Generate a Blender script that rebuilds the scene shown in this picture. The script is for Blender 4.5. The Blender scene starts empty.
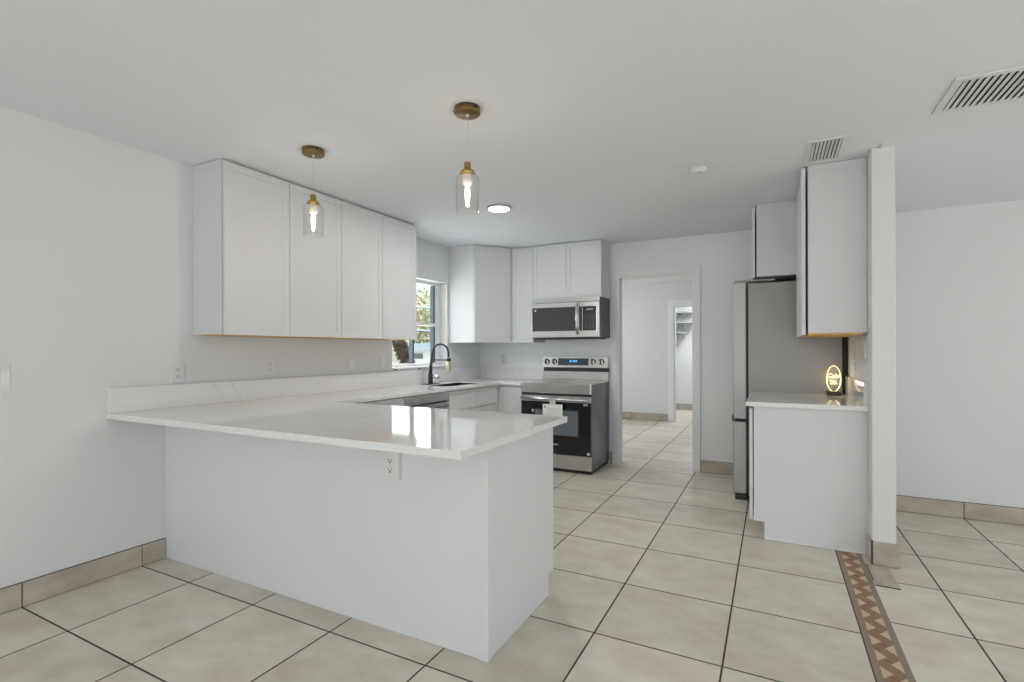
import bpy, bmesh, math, random
from mathutils import Vector, Matrix
random.seed(7)
C = bpy.context.scene
COL = C.collection

# ------------------------------------------------------------------ camera
EYE = 1.244
YAW = 0.47603
cd = bpy.data.cameras.new('camera')
cam = bpy.data.objects.new('camera', cd); COL.objects.link(cam)
cd.sensor_width = 36.0
cd.lens = 505.4 / 1024 * 36.0
cd.shift_y = 8.9 / 1024
cd.clip_start = 0.05; cd.clip_end = 200
cam.matrix_world = Matrix.Translation((0, 0, EYE)) @ Matrix.Rotation(YAW, 4, 'Z') @ Matrix.Rotation(math.pi/2, 4, 'X') @ Matrix.Rotation(-0.0022, 4, 'Z')
C.camera = cam

# ------------------------------------------------------------------ world, lights, exposure
w = bpy.data.worlds.new('sky'); C.world = w; w.use_nodes = True
nt = w.node_tree; nt.nodes.clear()
bg = nt.nodes.new('ShaderNodeBackground'); ow = nt.nodes.new('ShaderNodeOutputWorld')
tc = nt.nodes.new('ShaderNodeTexCoord'); sp = nt.nodes.new('ShaderNodeSeparateXYZ')
rp = nt.nodes.new('ShaderNodeValToRGB')
rp.color_ramp.elements[0].position = 0.45; rp.color_ramp.elements[0].color = (.62, .68, .72, 1)
rp.color_ramp.elements[1].position = 0.75; rp.color_ramp.elements[1].color = (.86, .93, 1, 1)
mp = nt.nodes.new('ShaderNodeMath'); mp.operation = 'MULTIPLY_ADD'; mp.inputs[1].default_value = .5; mp.inputs[2].default_value = .5
nt.links.new(tc.outputs['Generated'], sp.inputs[0]); nt.links.new(sp.outputs['Z'], mp.inputs[0])
nt.links.new(mp.outputs[0], rp.inputs[0]); nt.links.new(rp.outputs[0], bg.inputs[0]); nt.links.new(bg.outputs[0], ow.inputs[0])
bg.inputs[1].default_value = 2.2

def area(name, loc, rot, sx, sy, power, color):
    l = bpy.data.lights.new(name, 'AREA'); l.shape = 'RECTANGLE'; l.size = sx; l.size_y = sy
    l.energy = power; l.color = color
    o = bpy.data.objects.new(name, l); COL.objects.link(o); o.location = loc; o.rotation_euler = rot
    return o
H90 = math.pi/2
# rear and side fill added at unseen openings; daylight at kitchen and hall windows
area('rear_fill', (0.2, -3.62, 1.2), (H90, 0, 0), 6.0, 2.1, 27, (1, .995, .985))
sun = area('floor_bounce_fill', (0.2, -5.6, 3.6), (math.radians(40), 0, 0), 5.6, 1.2, 75, (.97, .985, 1)); sun.data.spread = math.radians(30)  # added area lamp, bounced off the dining floor to brighten the ceiling
area('side_fill', (4.12, 1.2, 1.3), (H90, 0, H90), 4.2, 1.9, 6, (.97, .985, 1))
area('kitchen_daylight', (-3.46, 4.25, 1.53), (H90, 0, -H90), .9, .88, 10, (.97, .99, 1))
area('hall_daylight', (-3.62, 7.3, 1.4), (H90, 0, -H90), 1.6, 1.3, 29, (.96, .98, 1))
sl_ = bpy.data.lights.new('sun', 'SUN'); sl_.energy = 7; sl_.angle = .02; sl_.color = (1, .97, .92)
so_ = bpy.data.objects.new('sun', sl_); COL.objects.link(so_); so_.rotation_euler = (0, math.radians(32), 0)
C.view_settings.view_transform = 'Standard'
C.view_settings.look = 'None'
C.view_settings.exposure = -0.05
C.view_settings.gamma = 1.0
C.view_settings.use_curve_mapping = False

# ------------------------------------------------------------------ materials
def M(name, col, rough=.5, metal=0.0, spec=.5, emit=None, estr=0):
    m = bpy.data.materials.new(name); m.use_nodes = True
    b = m.node_tree.nodes['Principled BSDF']
    b.inputs['Base Color'].default_value = (*col, 1); b.inputs['Roughness'].default_value = rough
    b.inputs['Metallic'].default_value = metal; b.inputs['Specular IOR Level'].default_value = spec
    if emit:
        b.inputs['Emission Color'].default_value = (*emit, 1); b.inputs['Emission Strength'].default_value = estr
    return m
def N(m, t, **kw):
    n = m.node_tree.nodes.new(t)
    for k, v in kw.items(): setattr(n, k, v)
    return n
def L(m, a, b): m.node_tree.links.new(a, b)
def noise_bump(m, scale, strength, dist=.002, detail=3, stretch=None):
    t = N(m, 'ShaderNodeTexCoord'); n = N(m, 'ShaderNodeTexNoise'); b = N(m, 'ShaderNodeBump')
    n.inputs['Scale'].default_value = scale; n.inputs['Detail'].default_value = detail
    b.inputs['Strength'].default_value = strength; b.inputs['Distance'].default_value = dist
    if stretch:
        mpn = N(m, 'ShaderNodeMapping'); mpn.inputs['Scale'].default_value = stretch
        L(m, t.outputs['Object'], mpn.inputs[0]); L(m, mpn.outputs[0], n.inputs[0])
    else: L(m, t.outputs['Object'], n.inputs[0])
    L(m, n.outputs[0], b.inputs['Height']); L(m, b.outputs[0], m.node_tree.nodes['Principled BSDF'].inputs['Normal'])
    return n
def noise_color(m, c1, c2, scale, stretch=(1, 1, 1), lo=.35, hi=.65, detail=5):
    t = N(m, 'ShaderNodeTexCoord'); mpn = N(m, 'ShaderNodeMapping'); n = N(m, 'ShaderNodeTexNoise'); r = N(m, 'ShaderNodeValToRGB')
    mpn.inputs['Scale'].default_value = stretch; n.inputs['Scale'].default_value = scale; n.inputs['Detail'].default_value = detail
    r.color_ramp.elements[0].position = lo; r.color_ramp.elements[0].color = (*c1, 1)
    r.color_ramp.elements[1].position = hi; r.color_ramp.elements[1].color = (*c2, 1)
    L(m, t.outputs['Object'], mpn.inputs[0]); L(m, mpn.outputs[0], n.inputs[0]); L(m, n.outputs[0], r.inputs[0])
    L(m, r.outputs[0], m.node_tree.nodes['Principled BSDF'].inputs['Base Color'])
    return r

wallk = M('wall_tone_kitchen', (.72, .725, .73), .6)  # slightly darker and cooler than the dining stretch
wallb = M('wall_back_light_lift', (.84, .84, .84), .6)  # wall colour lightened, standing in for light missing at the back
wallm = M('wall_paint', (.745, .742, .735), .62); noise_bump(wallm, 120, .08)
ceilm = M('ceiling_texture', (.80, .82, .85), .85); noise_bump(ceilm, 55, .35, .004, 6)
cabm = M('cabinet_white', (.69, .69, .695), .42)
panm = M('panel_white', (.745, .745, .75), .42); noise_bump(panm, 30, .10, .002, 4, (1, 1, 14))
trimm = M('trim_white', (.83, .83, .83), .4)
dark = M('dark_gap', (.02, .02, .02), .7)
steel = M('stainless', (.62, .62, .62), .28, 1.0); noise_bump(steel, 60, .03, .001, 2, (1, 1, 30))
steel_l = M('stainless_light', (.72, .72, .71), .22, 1.0)
steel_d = M('dark_steel', (.33, .325, .32), .33, .85)
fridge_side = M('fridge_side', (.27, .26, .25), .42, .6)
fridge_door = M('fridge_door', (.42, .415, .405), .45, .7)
range_side = M('range_side', (.19, .205, .22), .2, .7); noise_bump(range_side, 5, .25, .01, 2, (1, 1, 3))
blackm = M('black_glass', (.012, .012, .014), .08)
blackmat = M('black_matte', (.025, .025, .027), .45)
mw_side = M('microwave_side', (.10, .10, .10), .4, .3)
micro_glass = M('microwave_glass', (.05, .05, .052), .12)
oven_glass = M('oven_window', (.16, .19, .21), .06)
brass = M('brass', (.50, .33, .11), .3, 1.0)
brass_d = M('aged_brass', (.27, .18, .075), .34, 1.0)
goldspray = M('brushed_gold', (.62, .53, .33), .3, 1.0)
chrome = M('chrome', (.8, .8, .8), .12, 1.0)
creamm = M('cream_socket', (.88, .83, .72), .45)
plate = M('white_plastic', (.75, .75, .74), .4)
ply = M('raw_plywood', (.62, .36, .12), .6); noise_color(ply, (.66, .36, .09), (.80, .50, .18), 6, (1, 12, 1))
darkframe = M('teal_grey_frame', (.05, .072, .085), .6)
paper = M('paper', (.82, .82, .82), .8)
bulbglow = M('bulb_core', (1, .95, .85), .3, emit=(1, .86, .62), estr=6)
ledm = M('led_disc', (1, 1, 1), .4, emit=(1, .99, .97), estr=9)
neon = M('warm_led', (1, .85, .5), .4, emit=(1, .82, .46), estr=1.05)
bluelcd = M('blue_digits', (.1, .3, .8), .4, emit=(.10, .34, .9), estr=1.2)
frame_dark = M('frame_dark', (.04, .04, .042), .2)
lcd = M('display_glass', (.05, .07, .09), .1)
key_grey = M('key_grey', (.14, .14, .14), .5)
greym = M('grey_plastic', (.38, .38, .38), .5)
strip_grey = M('strip_grey', (.55, .55, .55), .5)
caulk = M('dark_caulk', (.10, .08, .065), .8)

def glassy(name, tint, f0=.06):
    m = bpy.data.materials.new(name); m.use_nodes = True; t = m.node_tree; t.nodes.clear()
    o = t.nodes.new('ShaderNodeOutputMaterial'); mx = t.nodes.new('ShaderNodeMixShader')
    tr = t.nodes.new('ShaderNodeBsdfTransparent'); gl = t.nodes.new('ShaderNodeBsdfGlossy'); lw = t.nodes.new('ShaderNodeLayerWeight'); pw = t.nodes.new('ShaderNodeMath'); pw.operation = 'POWER'; pw.inputs[1].default_value = 3; sc = t.nodes.new('ShaderNodeMath'); sc.operation = 'MULTIPLY_ADD'; sc.inputs[1].default_value = .45; sc.inputs[2].default_value = f0*.6
    tr.inputs[0].default_value = (*tint, 1); gl.inputs['Roughness'].default_value = .03; lw.inputs[0].default_value = .5
    t.links.new(lw.outputs['Facing'], pw.inputs[0]); t.links.new(pw.outputs[0], sc.inputs[0]); t.links.new(sc.outputs[0], mx.inputs[0]); t.links.new(tr.outputs[0], mx.inputs[1]); t.links.new(gl.outputs[0], mx.inputs[2]); t.links.new(mx.outputs[0], o.inputs[0])
    return m
pane = glassy('window_glass', (.94, .97, .97), .04)
shade_g = glassy('clear_glass', (.985, .982, .975), .03)
acryl = glassy('acrylic', (.97, .95, .9), .05)

# quartz with thin grey veins
quartz = M('white_quartz', (.80, .796, .786), .06)
def quartz_nodes(m):
    t = N(m, 'ShaderNodeTexCoord'); n = N(m, 'ShaderNodeTexNoise'); n.inputs['Scale'].default_value = .8; n.inputs['Detail'].default_value = 5
    n.inputs['Roughness'].default_value = .5; n.inputs['Distortion'].default_value = .6
    L(m, t.outputs['Object'], n.inputs[0])
    s = N(m, 'ShaderNodeMath', operation='SUBTRACT'); s.inputs[1].default_value = .5; L(m, n.outputs[0], s.inputs[0])
    a = N(m, 'ShaderNodeMath', operation='ABSOLUTE'); L(m, s.outputs[0], a.inputs[0])
    r = N(m, 'ShaderNodeValToRGB'); r.color_ramp.elements[0].position = 0; r.color_ramp.elements[0].color = (.725, .722, .715, 1)
    r.color_ramp.elements[1].position = .009; r.color_ramp.elements[1].color = (.79, .786, .776, 1)
    L(m, a.outputs[0], r.inputs[0]); L(m, r.outputs[0], m.node_tree.nodes['Principled BSDF'].inputs['Base Color'])
quartz_nodes(quartz)

TX, TY = .5214, .5249
def tile_mat(name, x0, y0, tx=TX, ty=TY, base=(.715, .667, .578), axes='XY', half=.0039):
    m = M(name, base, .36, spec=.4)
    b = m.node_tree.nodes['Principled BSDF']
    t = N(m, 'ShaderNodeTexCoord'); s = N(m, 'ShaderNodeSeparateXYZ'); L(m, t.outputs['Object'], s.inputs[0])
    def axis(out, o, T):
        d = N(m, 'ShaderNodeMath', operation='SUBTRACT'); d.inputs[1].default_value = o; L(m, out, d.inputs[0])
        q = N(m, 'ShaderNodeMath', operation='DIVIDE'); q.inputs[1].default_value = T; L(m, d.outputs[0], q.inputs[0])
        f = N(m, 'ShaderNodeMath', operation='FLOOR'); L(m, q.outputs[0], f.inputs[0])
        r = N(m, 'ShaderNodeMath', operation='PINGPONG'); r.inputs[1].default_value = .5; L(m, q.outputs[0], r.inputs[0])
        k = N(m, 'ShaderNodeMath', operation='MULTIPLY'); k.inputs[1].default_value = T; L(m, r.outputs[0], k.inputs[0])
        return f.outputs[0], k.outputs[0]
    fi, di = axis(s.outputs[axes[0]], x0, tx); fj, dj = axis(s.outputs[axes[1]], y0, ty)
    mn = N(m, 'ShaderNodeMath', operation='MINIMUM'); L(m, di, mn.inputs[0]); L(m, dj, mn.inputs[1])
    mask = N(m, 'ShaderNodeMapRange'); mask.inputs['From Min'].default_value = half * .75; mask.inputs['From Max'].default_value = half * 1.25
    L(m, mn.outputs[0], mask.inputs[0])
    cb = N(m, 'ShaderNodeCombineXYZ'); L(m, fi, cb.inputs[0]); L(m, fj, cb.inputs[1])
    wn = N(m, 'ShaderNodeTexWhiteNoise', noise_dimensions='3D'); L(m, cb.outputs[0], wn.inputs[0])
    # cloudy stone pattern, shifted per tile
    off = N(m, 'ShaderNodeVectorMath', operation='MULTIPLY_ADD'); off.inputs[1].default_value = (7, 7, 7)
    L(m, wn.outputs['Color'], off.inputs[0]); L(m, t.outputs['Object'], off.inputs[2])
    mpn = N(m, 'ShaderNodeMapping'); mpn.inputs['Scale'].default_value = (1, 1.5, 1); L(m, off.outputs[0], mpn.inputs[0])
    n1 = N(m, 'ShaderNodeTexNoise'); n1.inputs['Scale'].default_value = 4.2; n1.inputs['Detail'].default_value = 8; n1.inputs['Roughness'].default_value = .62
    L(m, mpn.outputs[0], n1.inputs[0])
    rr = N(m, 'ShaderNodeValToRGB'); rr.color_ramp.elements[0].position = .3; rr.color_ramp.elements[1].position = .72
    rr.color_ramp.elements[0].color = (base[0]*.84, base[1]*.79, base[2]*.75, 1); rr.color_ramp.elements[1].color = (base[0]*1.07, base[1]*1.09, base[2]*1.10, 1)
    L(m, n1.outputs[0], rr.inputs[0])
    v = N(m, 'ShaderNodeMapRange'); v.inputs['To Min'].default_value = .93; v.inputs['To Max'].default_value = 1.06; L(m, wn.outputs['Value'], v.inputs[0])
    hs = N(m, 'ShaderNodeHueSaturation'); L(m, rr.outputs[0], hs.inputs['Color']); L(m, v.outputs[0], hs.inputs['Value'])
    mx = N(m, 'ShaderNodeMix', data_type='RGBA'); mx.inputs['A'].default_value = (.062, .047, .036, 1)
    L(m, mask.outputs[0], mx.inputs['Factor']); L(m, hs.outputs[0], mx.inputs['B']); L(m, mx.outputs['Result'], b.inputs['Base Color'])
    ro = N(m, 'ShaderNodeMapRange'); ro.inputs['To Min'].default_value = .85; ro.inputs['To Max'].default_value = .36; L(m, mask.outputs[0], ro.inputs[0]); L(m, ro.outputs[0], b.inputs['Roughness'])
    bp = N(m, 'ShaderNodeBump'); bp.inputs['Strength'].default_value = .5; bp.inputs['Distance'].default_value = .002
    L(m, mask.outputs[0], bp.inputs['Height']); L(m, bp.outputs[0], b.inputs['Normal'])
    return m
tileA = tile_mat('floor_tile', -2.785 - TX*20, 1.089 - TY*20)
tileB = tile_mat('floor_tile_dining', .772 - .472*20, 2.835 - .495*20, .472, .495)
basem = M('base_tile', (.37, .325, .27), .42); noise_color(basem, (.40, .345, .285), (.53, .475, .40), 5, (1, 1, 2))
patchm = M('cut_tile', (.35, .31, .26), .42); noise_color(patchm, (.42, .37, .31), (.52, .47, .40), 6, (3, 1, 1))

def border_mat():
    m = M('mosaic_border', (.3, .2, .12), .45); b = m.node_tree.nodes['Principled BSDF']
    t = N(m, 'ShaderNodeTexCoord'); s = N(m, 'ShaderNodeSeparateXYZ'); L(m, t.outputs['Object'], s.inputs[0])
    def mth(op, a, bb=None, c=None):
        n = N(m, 'ShaderNodeMath', operation=op)
        for i, q in enumerate((a, bb, c)):
            if q is None: continue
            if isinstance(q, (int, float)): n.inputs[i].default_value = q
            else: L(m, q, n.inputs[i])
        return n.outputs[0]
    u = mth('DIVIDE', mth('SUBTRACT', s.outputs[0], .371), .078)          # 0..1 over the mosaic
    P = .122
    v = mth('FRACT', mth('DIVIDE', mth('ADD', s.outputs[1], 10), P))
    tri = mth('SUBTRACT', 1, mth('ABSOLUTE', mth('SUBTRACT', mth('MULTIPLY', v, 2), 1)))     # 0..1..0
    v2 = mth('FRACT', mth('ADD', v, .42))
    tri2 = mth('SUBTRACT', 1, mth('ABSOLUTE', mth('SUBTRACT', mth('MULTIPLY', v2, 2), 1)))
    ltri = mth('LESS_THAN', u, mth('MULTIPLY', mth('SUBTRACT', tri, .28), .66))
    rtri = mth('LESS_THAN', mth('SUBTRACT', 1, u), mth('MULTIPLY', mth('SUBTRACT', tri2, .28), .66))
    light = mth('MAXIMUM', ltri, rtri)
    edge = mth('ABSOLUTE', mth('SUBTRACT', mth('FRACT', mth('ADD', v, mth('MULTIPLY', u, .5))), .5))
    seam = mth('LESS_THAN', edge, .03)
    inner = mth('MULTIPLY', mth('GREATER_THAN', u, 0), mth('LESS_THAN', u, 1))
    wn = N(m, 'ShaderNodeTexNoise'); wn.inputs['Scale'].default_value = 40; L(m, t.outputs['Object'], wn.inputs[0])
    rb = N(m, 'ShaderNodeValToRGB'); rb.color_ramp.elements[0].color = (.20, .105, .05, 1); rb.color_ramp.elements[1].color = (.34, .21, .12, 1); L(m, wn.outputs[0], rb.inputs[0])
    def mix(f, a, c):
        n = N(m, 'ShaderNodeMix', data_type='RGBA'); L(m, f, n.inputs['Factor'])
        for k, q in (('A', a), ('B', c)):
            if isinstance(q, tuple): n.inputs[k].default_value = (*q, 1)
            else: L(m, q, n.inputs[k])
        return n.outputs['Result']
    c = mix(seam, rb.outputs[0], (.13, .075, .04)); c = mix(light, c, (.62, .45, .29)); c = mix(inner, (.27, .205, .15), c)
    L(m, c, b.inputs['Base Color'])
    return m
borderm = border_mat()

# ------------------------------------------------------------------ mesh helpers
class MB:
    def __init__(s): s.bm = bmesh.new()
    def merge(s, b2, smooth=False):
        me = bpy.data.meshes.new('t'); b2.to_mesh(me); b2.free()
        if smooth:
            for p in me.polygons: p.use_smooth = True
        s.bm.from_mesh(me); bpy.data.meshes.remove(me); return s
    def box(s, x0, x1, y0, y1, z0, z1, bev=0.0, mi=0):
        b = bmesh.new(); bmesh.ops.create_cube(b, size=1)
        bmesh.ops.scale(b, verts=b.verts, vec=(abs(x1-x0), abs(y1-y0), abs(z1-z0)))
        bmesh.ops.translate(b, verts=b.verts, vec=((x0+x1)/2, (y0+y1)/2, (z0+z1)/2))
        if bev: bmesh.ops.bevel(b, geom=b.edges[:], offset=bev, segments=2, profile=.5, affect='EDGES')
        for f in b.faces: f.material_index = mi
        return s.merge(b)
    def cells(s, us, vs, filled, w0, w1, axes='XYZ', bev=0.0):
        """extruded outline made of grid cells: us, vs = cuts, filled(i,j) -> bool, w0..w1 = thickness"""
        b = bmesh.new(); nu, nv = len(us)-1, len(vs)-1
        F = lambda i, j: 0 <= i < nu and 0 <= j < nv and filled(i, j)
        idx = ['XYZ'.index(a) for a in axes]; vc = {}
        def V(i, j, k):
            if (i, j, k) not in vc:
                p = [0, 0, 0]; p[idx[0]] = us[i]; p[idx[1]] = vs[j]; p[idx[2]] = (w0, w1)[k]; vc[i, j, k] = b.verts.new(p)
            return vc[i, j, k]
        for i in range(nu):
            for j in range(nv):
                if not F(i, j): continue
                for k in (0, 1): b.faces.new([V(i, j, k), V(i+1, j, k), V(i+1, j+1, k), V(i, j+1, k)])
                for (di, dj, a, c) in ((-1, 0, (i, j), (i, j+1)), (1, 0, (i+1, j), (i+1, j+1)), (0, -1, (i, j), (i+1, j)), (0, 1, (i, j+1), (i+1, j+1))):
                    if not F(i+di, j+dj): b.faces.new([V(*a, 0), V(*c, 0), V(*c, 1), V(*a, 1)])
        bmesh.ops.recalc_face_normals(b, faces=b.faces[:])
        if bev:
            ed = [e for e in b.edges if len(e.link_faces) == 2 and e.calc_face_angle(0) > .5]
            bmesh.ops.bevel(b, geom=ed, offset=bev, segments=2, profile=.5, affect='EDGES')
        return s.merge(b)
    def cyl(s, c, r, h, axis='Z', seg=24, r2=None, bev=0, smooth=True):
        b = bmesh.new(); bmesh.ops.create_cone(b, cap_ends=True, segments=seg, radius1=r, radius2=r if r2 is None else r2, depth=h)
        if bev: bmesh.ops.bevel(b, geom=[e for e in b.edges if e.calc_face_angle(0) > .8], offset=bev, segments=2, profile=.5, affect='EDGES')
        if axis == 'X': bmesh.ops.rotate(b, verts=b.verts, matrix=Matrix.Rotation(H90, 3, 'Y'))
        if axis == 'Y': bmesh.ops.rotate(b, verts=b.verts, matrix=Matrix.Rotation(-H90, 3, 'X'))
        bmesh.ops.translate(b, verts=b.verts, vec=c)
        for f in b.faces: f.smooth = smooth and len(f.verts) == 4
        return s.merge(b)
    def lathe(s, prof, c=(0, 0, 0), seg=28):
        b = bmesh.new(); rings = []
        for r, z in prof:
            if r < 1e-6: rings.append([b.verts.new((c[0], c[1], c[2]+z))])
            else: rings.append([b.verts.new((c[0]+r*math.cos(2*math.pi*k/seg), c[1]+r*math.sin(2*math.pi*k/seg), c[2]+z)) for k in range(seg)])
        for A, B in zip(rings, rings[1:]):
            for k in range(seg):
                q = [A[k % len(A)], A[(k+1) % len(A)], B[(k+1) % len(B)], B[k % len(B)]]
                q2 = []
                for v in q:
                    if v not in q2: q2.append(v)
                if len(q2) > 2: b.faces.new(q2)
        bmesh.ops.recalc_face_normals(b, faces=b.faces[:])
        for f in b.faces: f.smooth = True
        return s.merge(b)
    def tube(s, pts, r, seg=10, radii=None):
        b = bmesh.new(); pts = [Vector(p) for p in pts]; rings = []
        up = Vector((0, 0, 1))
        for i, p in enumerate(pts):
            d = (pts[min(i+1, len(pts)-1)] - pts[max(i-1, 0)]).normalized()
            a = d.cross(up)
            if a.length < .05: a = d.cross(Vector((1, 0, 0)))
            a.normalize(); c = d.cross(a); rr = radii[i] if radii else r
            rings.append([b.verts.new(p + rr*(math.cos(2*math.pi*k/seg)*a + math.sin(2*math.pi*k/seg)*c)) for k in range(seg)])
        for A, B in zip(rings, rings[1:]):
            best = min(range(seg), key=lambda o: (A[0].co - B[o].co).length)
            for k in range(seg): b.faces.new([A[k], A[(k+1) % seg], B[(k+1+best) % seg], B[(k+best) % seg]])
        b.faces.new(rings[0]); b.faces.new(rings[-1])
        bmesh.ops.recalc_face_normals(b, faces=b.faces[:])
        for f in b.faces: f.smooth = len(f.verts) == 4
        return s.merge(b)
    def prism(s, poly, w0, w1, axes='XYZ'):
        idx = ['XYZ'.index(a) for a in axes]; b = bmesh.new(); R = []
        for k in (w0, w1):
            ring = []
            for u, v in poly:
                p = [0, 0, 0]; p[idx[0]] = u; p[idx[1]] = v; p[idx[2]] = k; ring.append(b.verts.new(p))
            R.append(ring)
        b.faces.new(R[0]); b.faces.new(R[1]); n = len(poly)
        for k in range(n): b.faces.new([R[0][k], R[0][(k+1) % n], R[1][(k+1) % n], R[1][k]])
        bmesh.ops.recalc_face_normals(b, faces=b.faces[:])
        return s.merge(b)
    def shaker(s, w, h, t, mat, rail=.057, rec=.005):
        """shaker front in local frame: x 0..w, z 0..h, back at y=0, face at y=-t; placed by mat"""
        b = bmesh.new(); bmesh.ops.create_cube(b, size=1); bmesh.ops.scale(b, verts=b.verts, vec=(w, t, h))
        bmesh.ops.translate(b, verts=b.verts, vec=(w/2, -t/2, h/2))
        bmesh.ops.bevel(b, geom=b.edges[:], offset=.0015, segments=1, affect='EDGES')
        f = max((f for f in b.faces if f.normal.y < -.9), key=lambda f: f.calc_area())
        bmesh.ops.inset_region(b, faces=[f], thickness=rail, depth=0)
        bmesh.ops.inset_region(b, faces=[f], thickness=.003, depth=-rec)
        bmesh.ops.transform(b, verts=b.verts, matrix=mat)
        return s.merge(b)
    def build(s, name, mats, parent=None, kind=None, origin=None):
        if not isinstance(mats, (list, tuple)): mats = [mats]
        me = bpy.data.meshes.new(name)
        if parent is not None:
            o0 = Vector((0, 0, 0)); p = parent
            while p is not None: o0 += p.location; p = p.parent
        elif origin is not None: o0 = Vector(origin)
        elif kind == 'structure': o0 = Vector((0, 0, 0))
        else:
            vs = [v.co for v in s.bm.verts]
            o0 = Vector(((min(v.x for v in vs)+max(v.x for v in vs))/2, (min(v.y for v in vs)+max(v.y for v in vs))/2, min(v.z for v in vs)))
        bmesh.ops.translate(s.bm, verts=s.bm.verts, vec=-o0)
        s.bm.to_mesh(me); s.bm.free()
        for m in mats: me.materials.append(m)
        o = bpy.data.objects.new(name, me); COL.objects.link(o)
        if parent is not None: o.parent = parent
        else: o.location = o0
        if kind: o['kind'] = kind
        return o
def face_x(sign, x, y0, z0):
    """frame for a front that faces sign*X; its width runs along Y"""
    if sign > 0: return Matrix.Translation((x, y0, z0)) @ Matrix.Rotation(H90, 4, 'Z')
    return Matrix.Translation((x, y0, z0)) @ Matrix.Rotation(-H90, 4, 'Z')
def tag(o, label, cat, group=None):
    o['label'] = label; o['category'] = cat
    if group: o['group'] = group
    return o
def thing(name, loc, label, cat, group=None):
    o = bpy.data.objects.new(name, None); COL.objects.link(o); o.location = loc; o.empty_display_size = .05
    bpy.context.view_layer.update()
    return tag(o, label, cat, group)
def struct(mb, name, mats, parent=None): return mb.build(name, mats, parent, 'structure')

# ------------------------------------------------------------------ the shell
XL, YB, HC = -3.25, 5.44, 2.406
XR = .511                      # kitchen side of the partition on the right
f = MB()
def quad(mb, x0, x1, y0, y1, mi):
    b = bmesh.new()
    fc = b.faces.new([b.verts.new((x0, y0, 0)), b.verts.new((x1, y0, 0)), b.verts.new((x1, y1, 0)), b.verts.new((x0, y1, 0))]); fc.material_index = mi
    lo = b.faces.new([b.verts.new((x0, y0, -.08)), b.verts.new((x0, y1, -.08)), b.verts.new((x1, y1, -.08)), b.verts.new((x1, y0, -.08))]); lo.material_index = mi
    mb.merge(b)
quad(f, -3.7, .345, -3.7, 5.5, 0); quad(f, .345, .475, -3.7, 3.725, 2); quad(f, .345, .475, 3.725, 5.5, 0)
quad(f, .475, 4.2, -3.7, 5.5, 1); quad(f, -3.7, 1.3, 5.5, 11.1, 0)
struct(f, 'floor', [tileA, tileB, borderm])
# ceiling: flat, dropping slightly towards the far wall of the dining side
b = bmesh.new()
def cq(*ps): b.faces.new([b.verts.new(p) for p in ps])
HD = 2.287
cq((-3.7, -3.7, HC), (.55, -3.7, HC), (.55, 11.1, HC), (-3.7, 11.1, HC))
cq((.55, -3.7, HC), (4.2, -3.7, HC), (4.2, 3.45, HC), (.55, 3.45, HC))
cq((.55, 3.45, HC), (4.2, 3.45, HC), (4.2, 4.9, HD), (.55, 4.9, HD))
cq((.55, 4.9, HC), (1.3, 4.9, HC), (1.3, 11.1, HC), (.55, 11.1, HC))
cq((-3.75, -3.75, HC+.1), (4.25, -3.75, HC+.1), (4.25, 11.1, HC+.1), (-3.75, 11.1, HC+.1))
bmesh.ops.remove_doubles(b, verts=b.verts, dist=1e-4)
cm = MB(); cm.merge(b); struct(cm, 'ceiling', ceilm)
# left wall: dining stretch a few millimetres proud, then the kitchen stretch with the window opening
wy0, wy1, wz0, wz1 = 3.788, 4.713, 1.075, 1.992
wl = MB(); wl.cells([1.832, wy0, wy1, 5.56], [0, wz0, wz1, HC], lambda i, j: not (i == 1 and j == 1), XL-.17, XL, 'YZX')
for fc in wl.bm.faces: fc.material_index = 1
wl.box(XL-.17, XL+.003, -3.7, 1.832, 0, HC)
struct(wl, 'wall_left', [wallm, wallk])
# back wall with the doorway to the hall
dx0, dx1, dz = -1.505, -.715, 2.035
wb = MB().cells([XL-.17, dx0, dx1, .62], [0, dz, HC], lambda i, j: not (i == 1 and j == 0), YB, YB+.12, 'XZY'); struct(wb, 'wall_back', wallb)
wr = MB().box(XR, .624, 3.555, YB, 0, HC, .004); struct(wr, 'wall_right', wallm)
wd = MB().box(.624, 4.2, 4.815, 4.93, 0, HC); struct(wd, 'wall_dining', wallm)
# behind the camera: wall with wide sliding-door opening, side wall with window opening
wre = MB().cells([-3.7, -2.9, 3.3, 4.2], [0, .06, 2.25, HC], lambda i, j: not (i == 1 and j == 1), -3.6, -3.48, 'XZY'); struct(wre, 'wall_rear', wallm)
ws = MB().cells([-3.7, -1.0, 3.4, 4.9], [0, .3, 2.25, HC], lambda i, j: not (i == 1 and j == 1), 4.0, 4.1, 'YZX'); struct(ws, 'wall_side', wallm)
# hall and the closet beyond it
hy = 9.05; hx0, hx1 = -1.515, -.75
wh = MB().cells([-3.7, hx0, hx1, 1.3], [0, 2.0, HC], lambda i, j: not (i == 1 and j == 0), hy, hy+.11, 'XZY'); struct(wh, 'wall_hall', wallm)
whl = MB().cells([5.56, 6.5, 8.1, 9.05], [0, .75, 2.05, HC], lambda i, j: not (i == 1 and j == 1), -3.55, -3.45, 'YZX'); struct(whl, 'wall_hall_left', wallm)
struct(MB().box(1.2, 1.3, 5.56, 9.05, 0, HC), 'wall_hall_right', wallm)
cl = MB(); cl.box(-2.6, .4, 10.9, 11.0, 0, HC); cl.box(-2.6, -2.5, 9.16, 10.9, 0, HC); cl.box(.3, .4, 9.16, 10.9, 0, HC); struct(cl, 'wall_closet', wallm)
area('closet_fill', (-1.1, 10.0, 2.36), (0, 0, 0), .6, .6, 30, (.9, .96, 1))  # lamp added under the closet ceiling to brighten it

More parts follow.
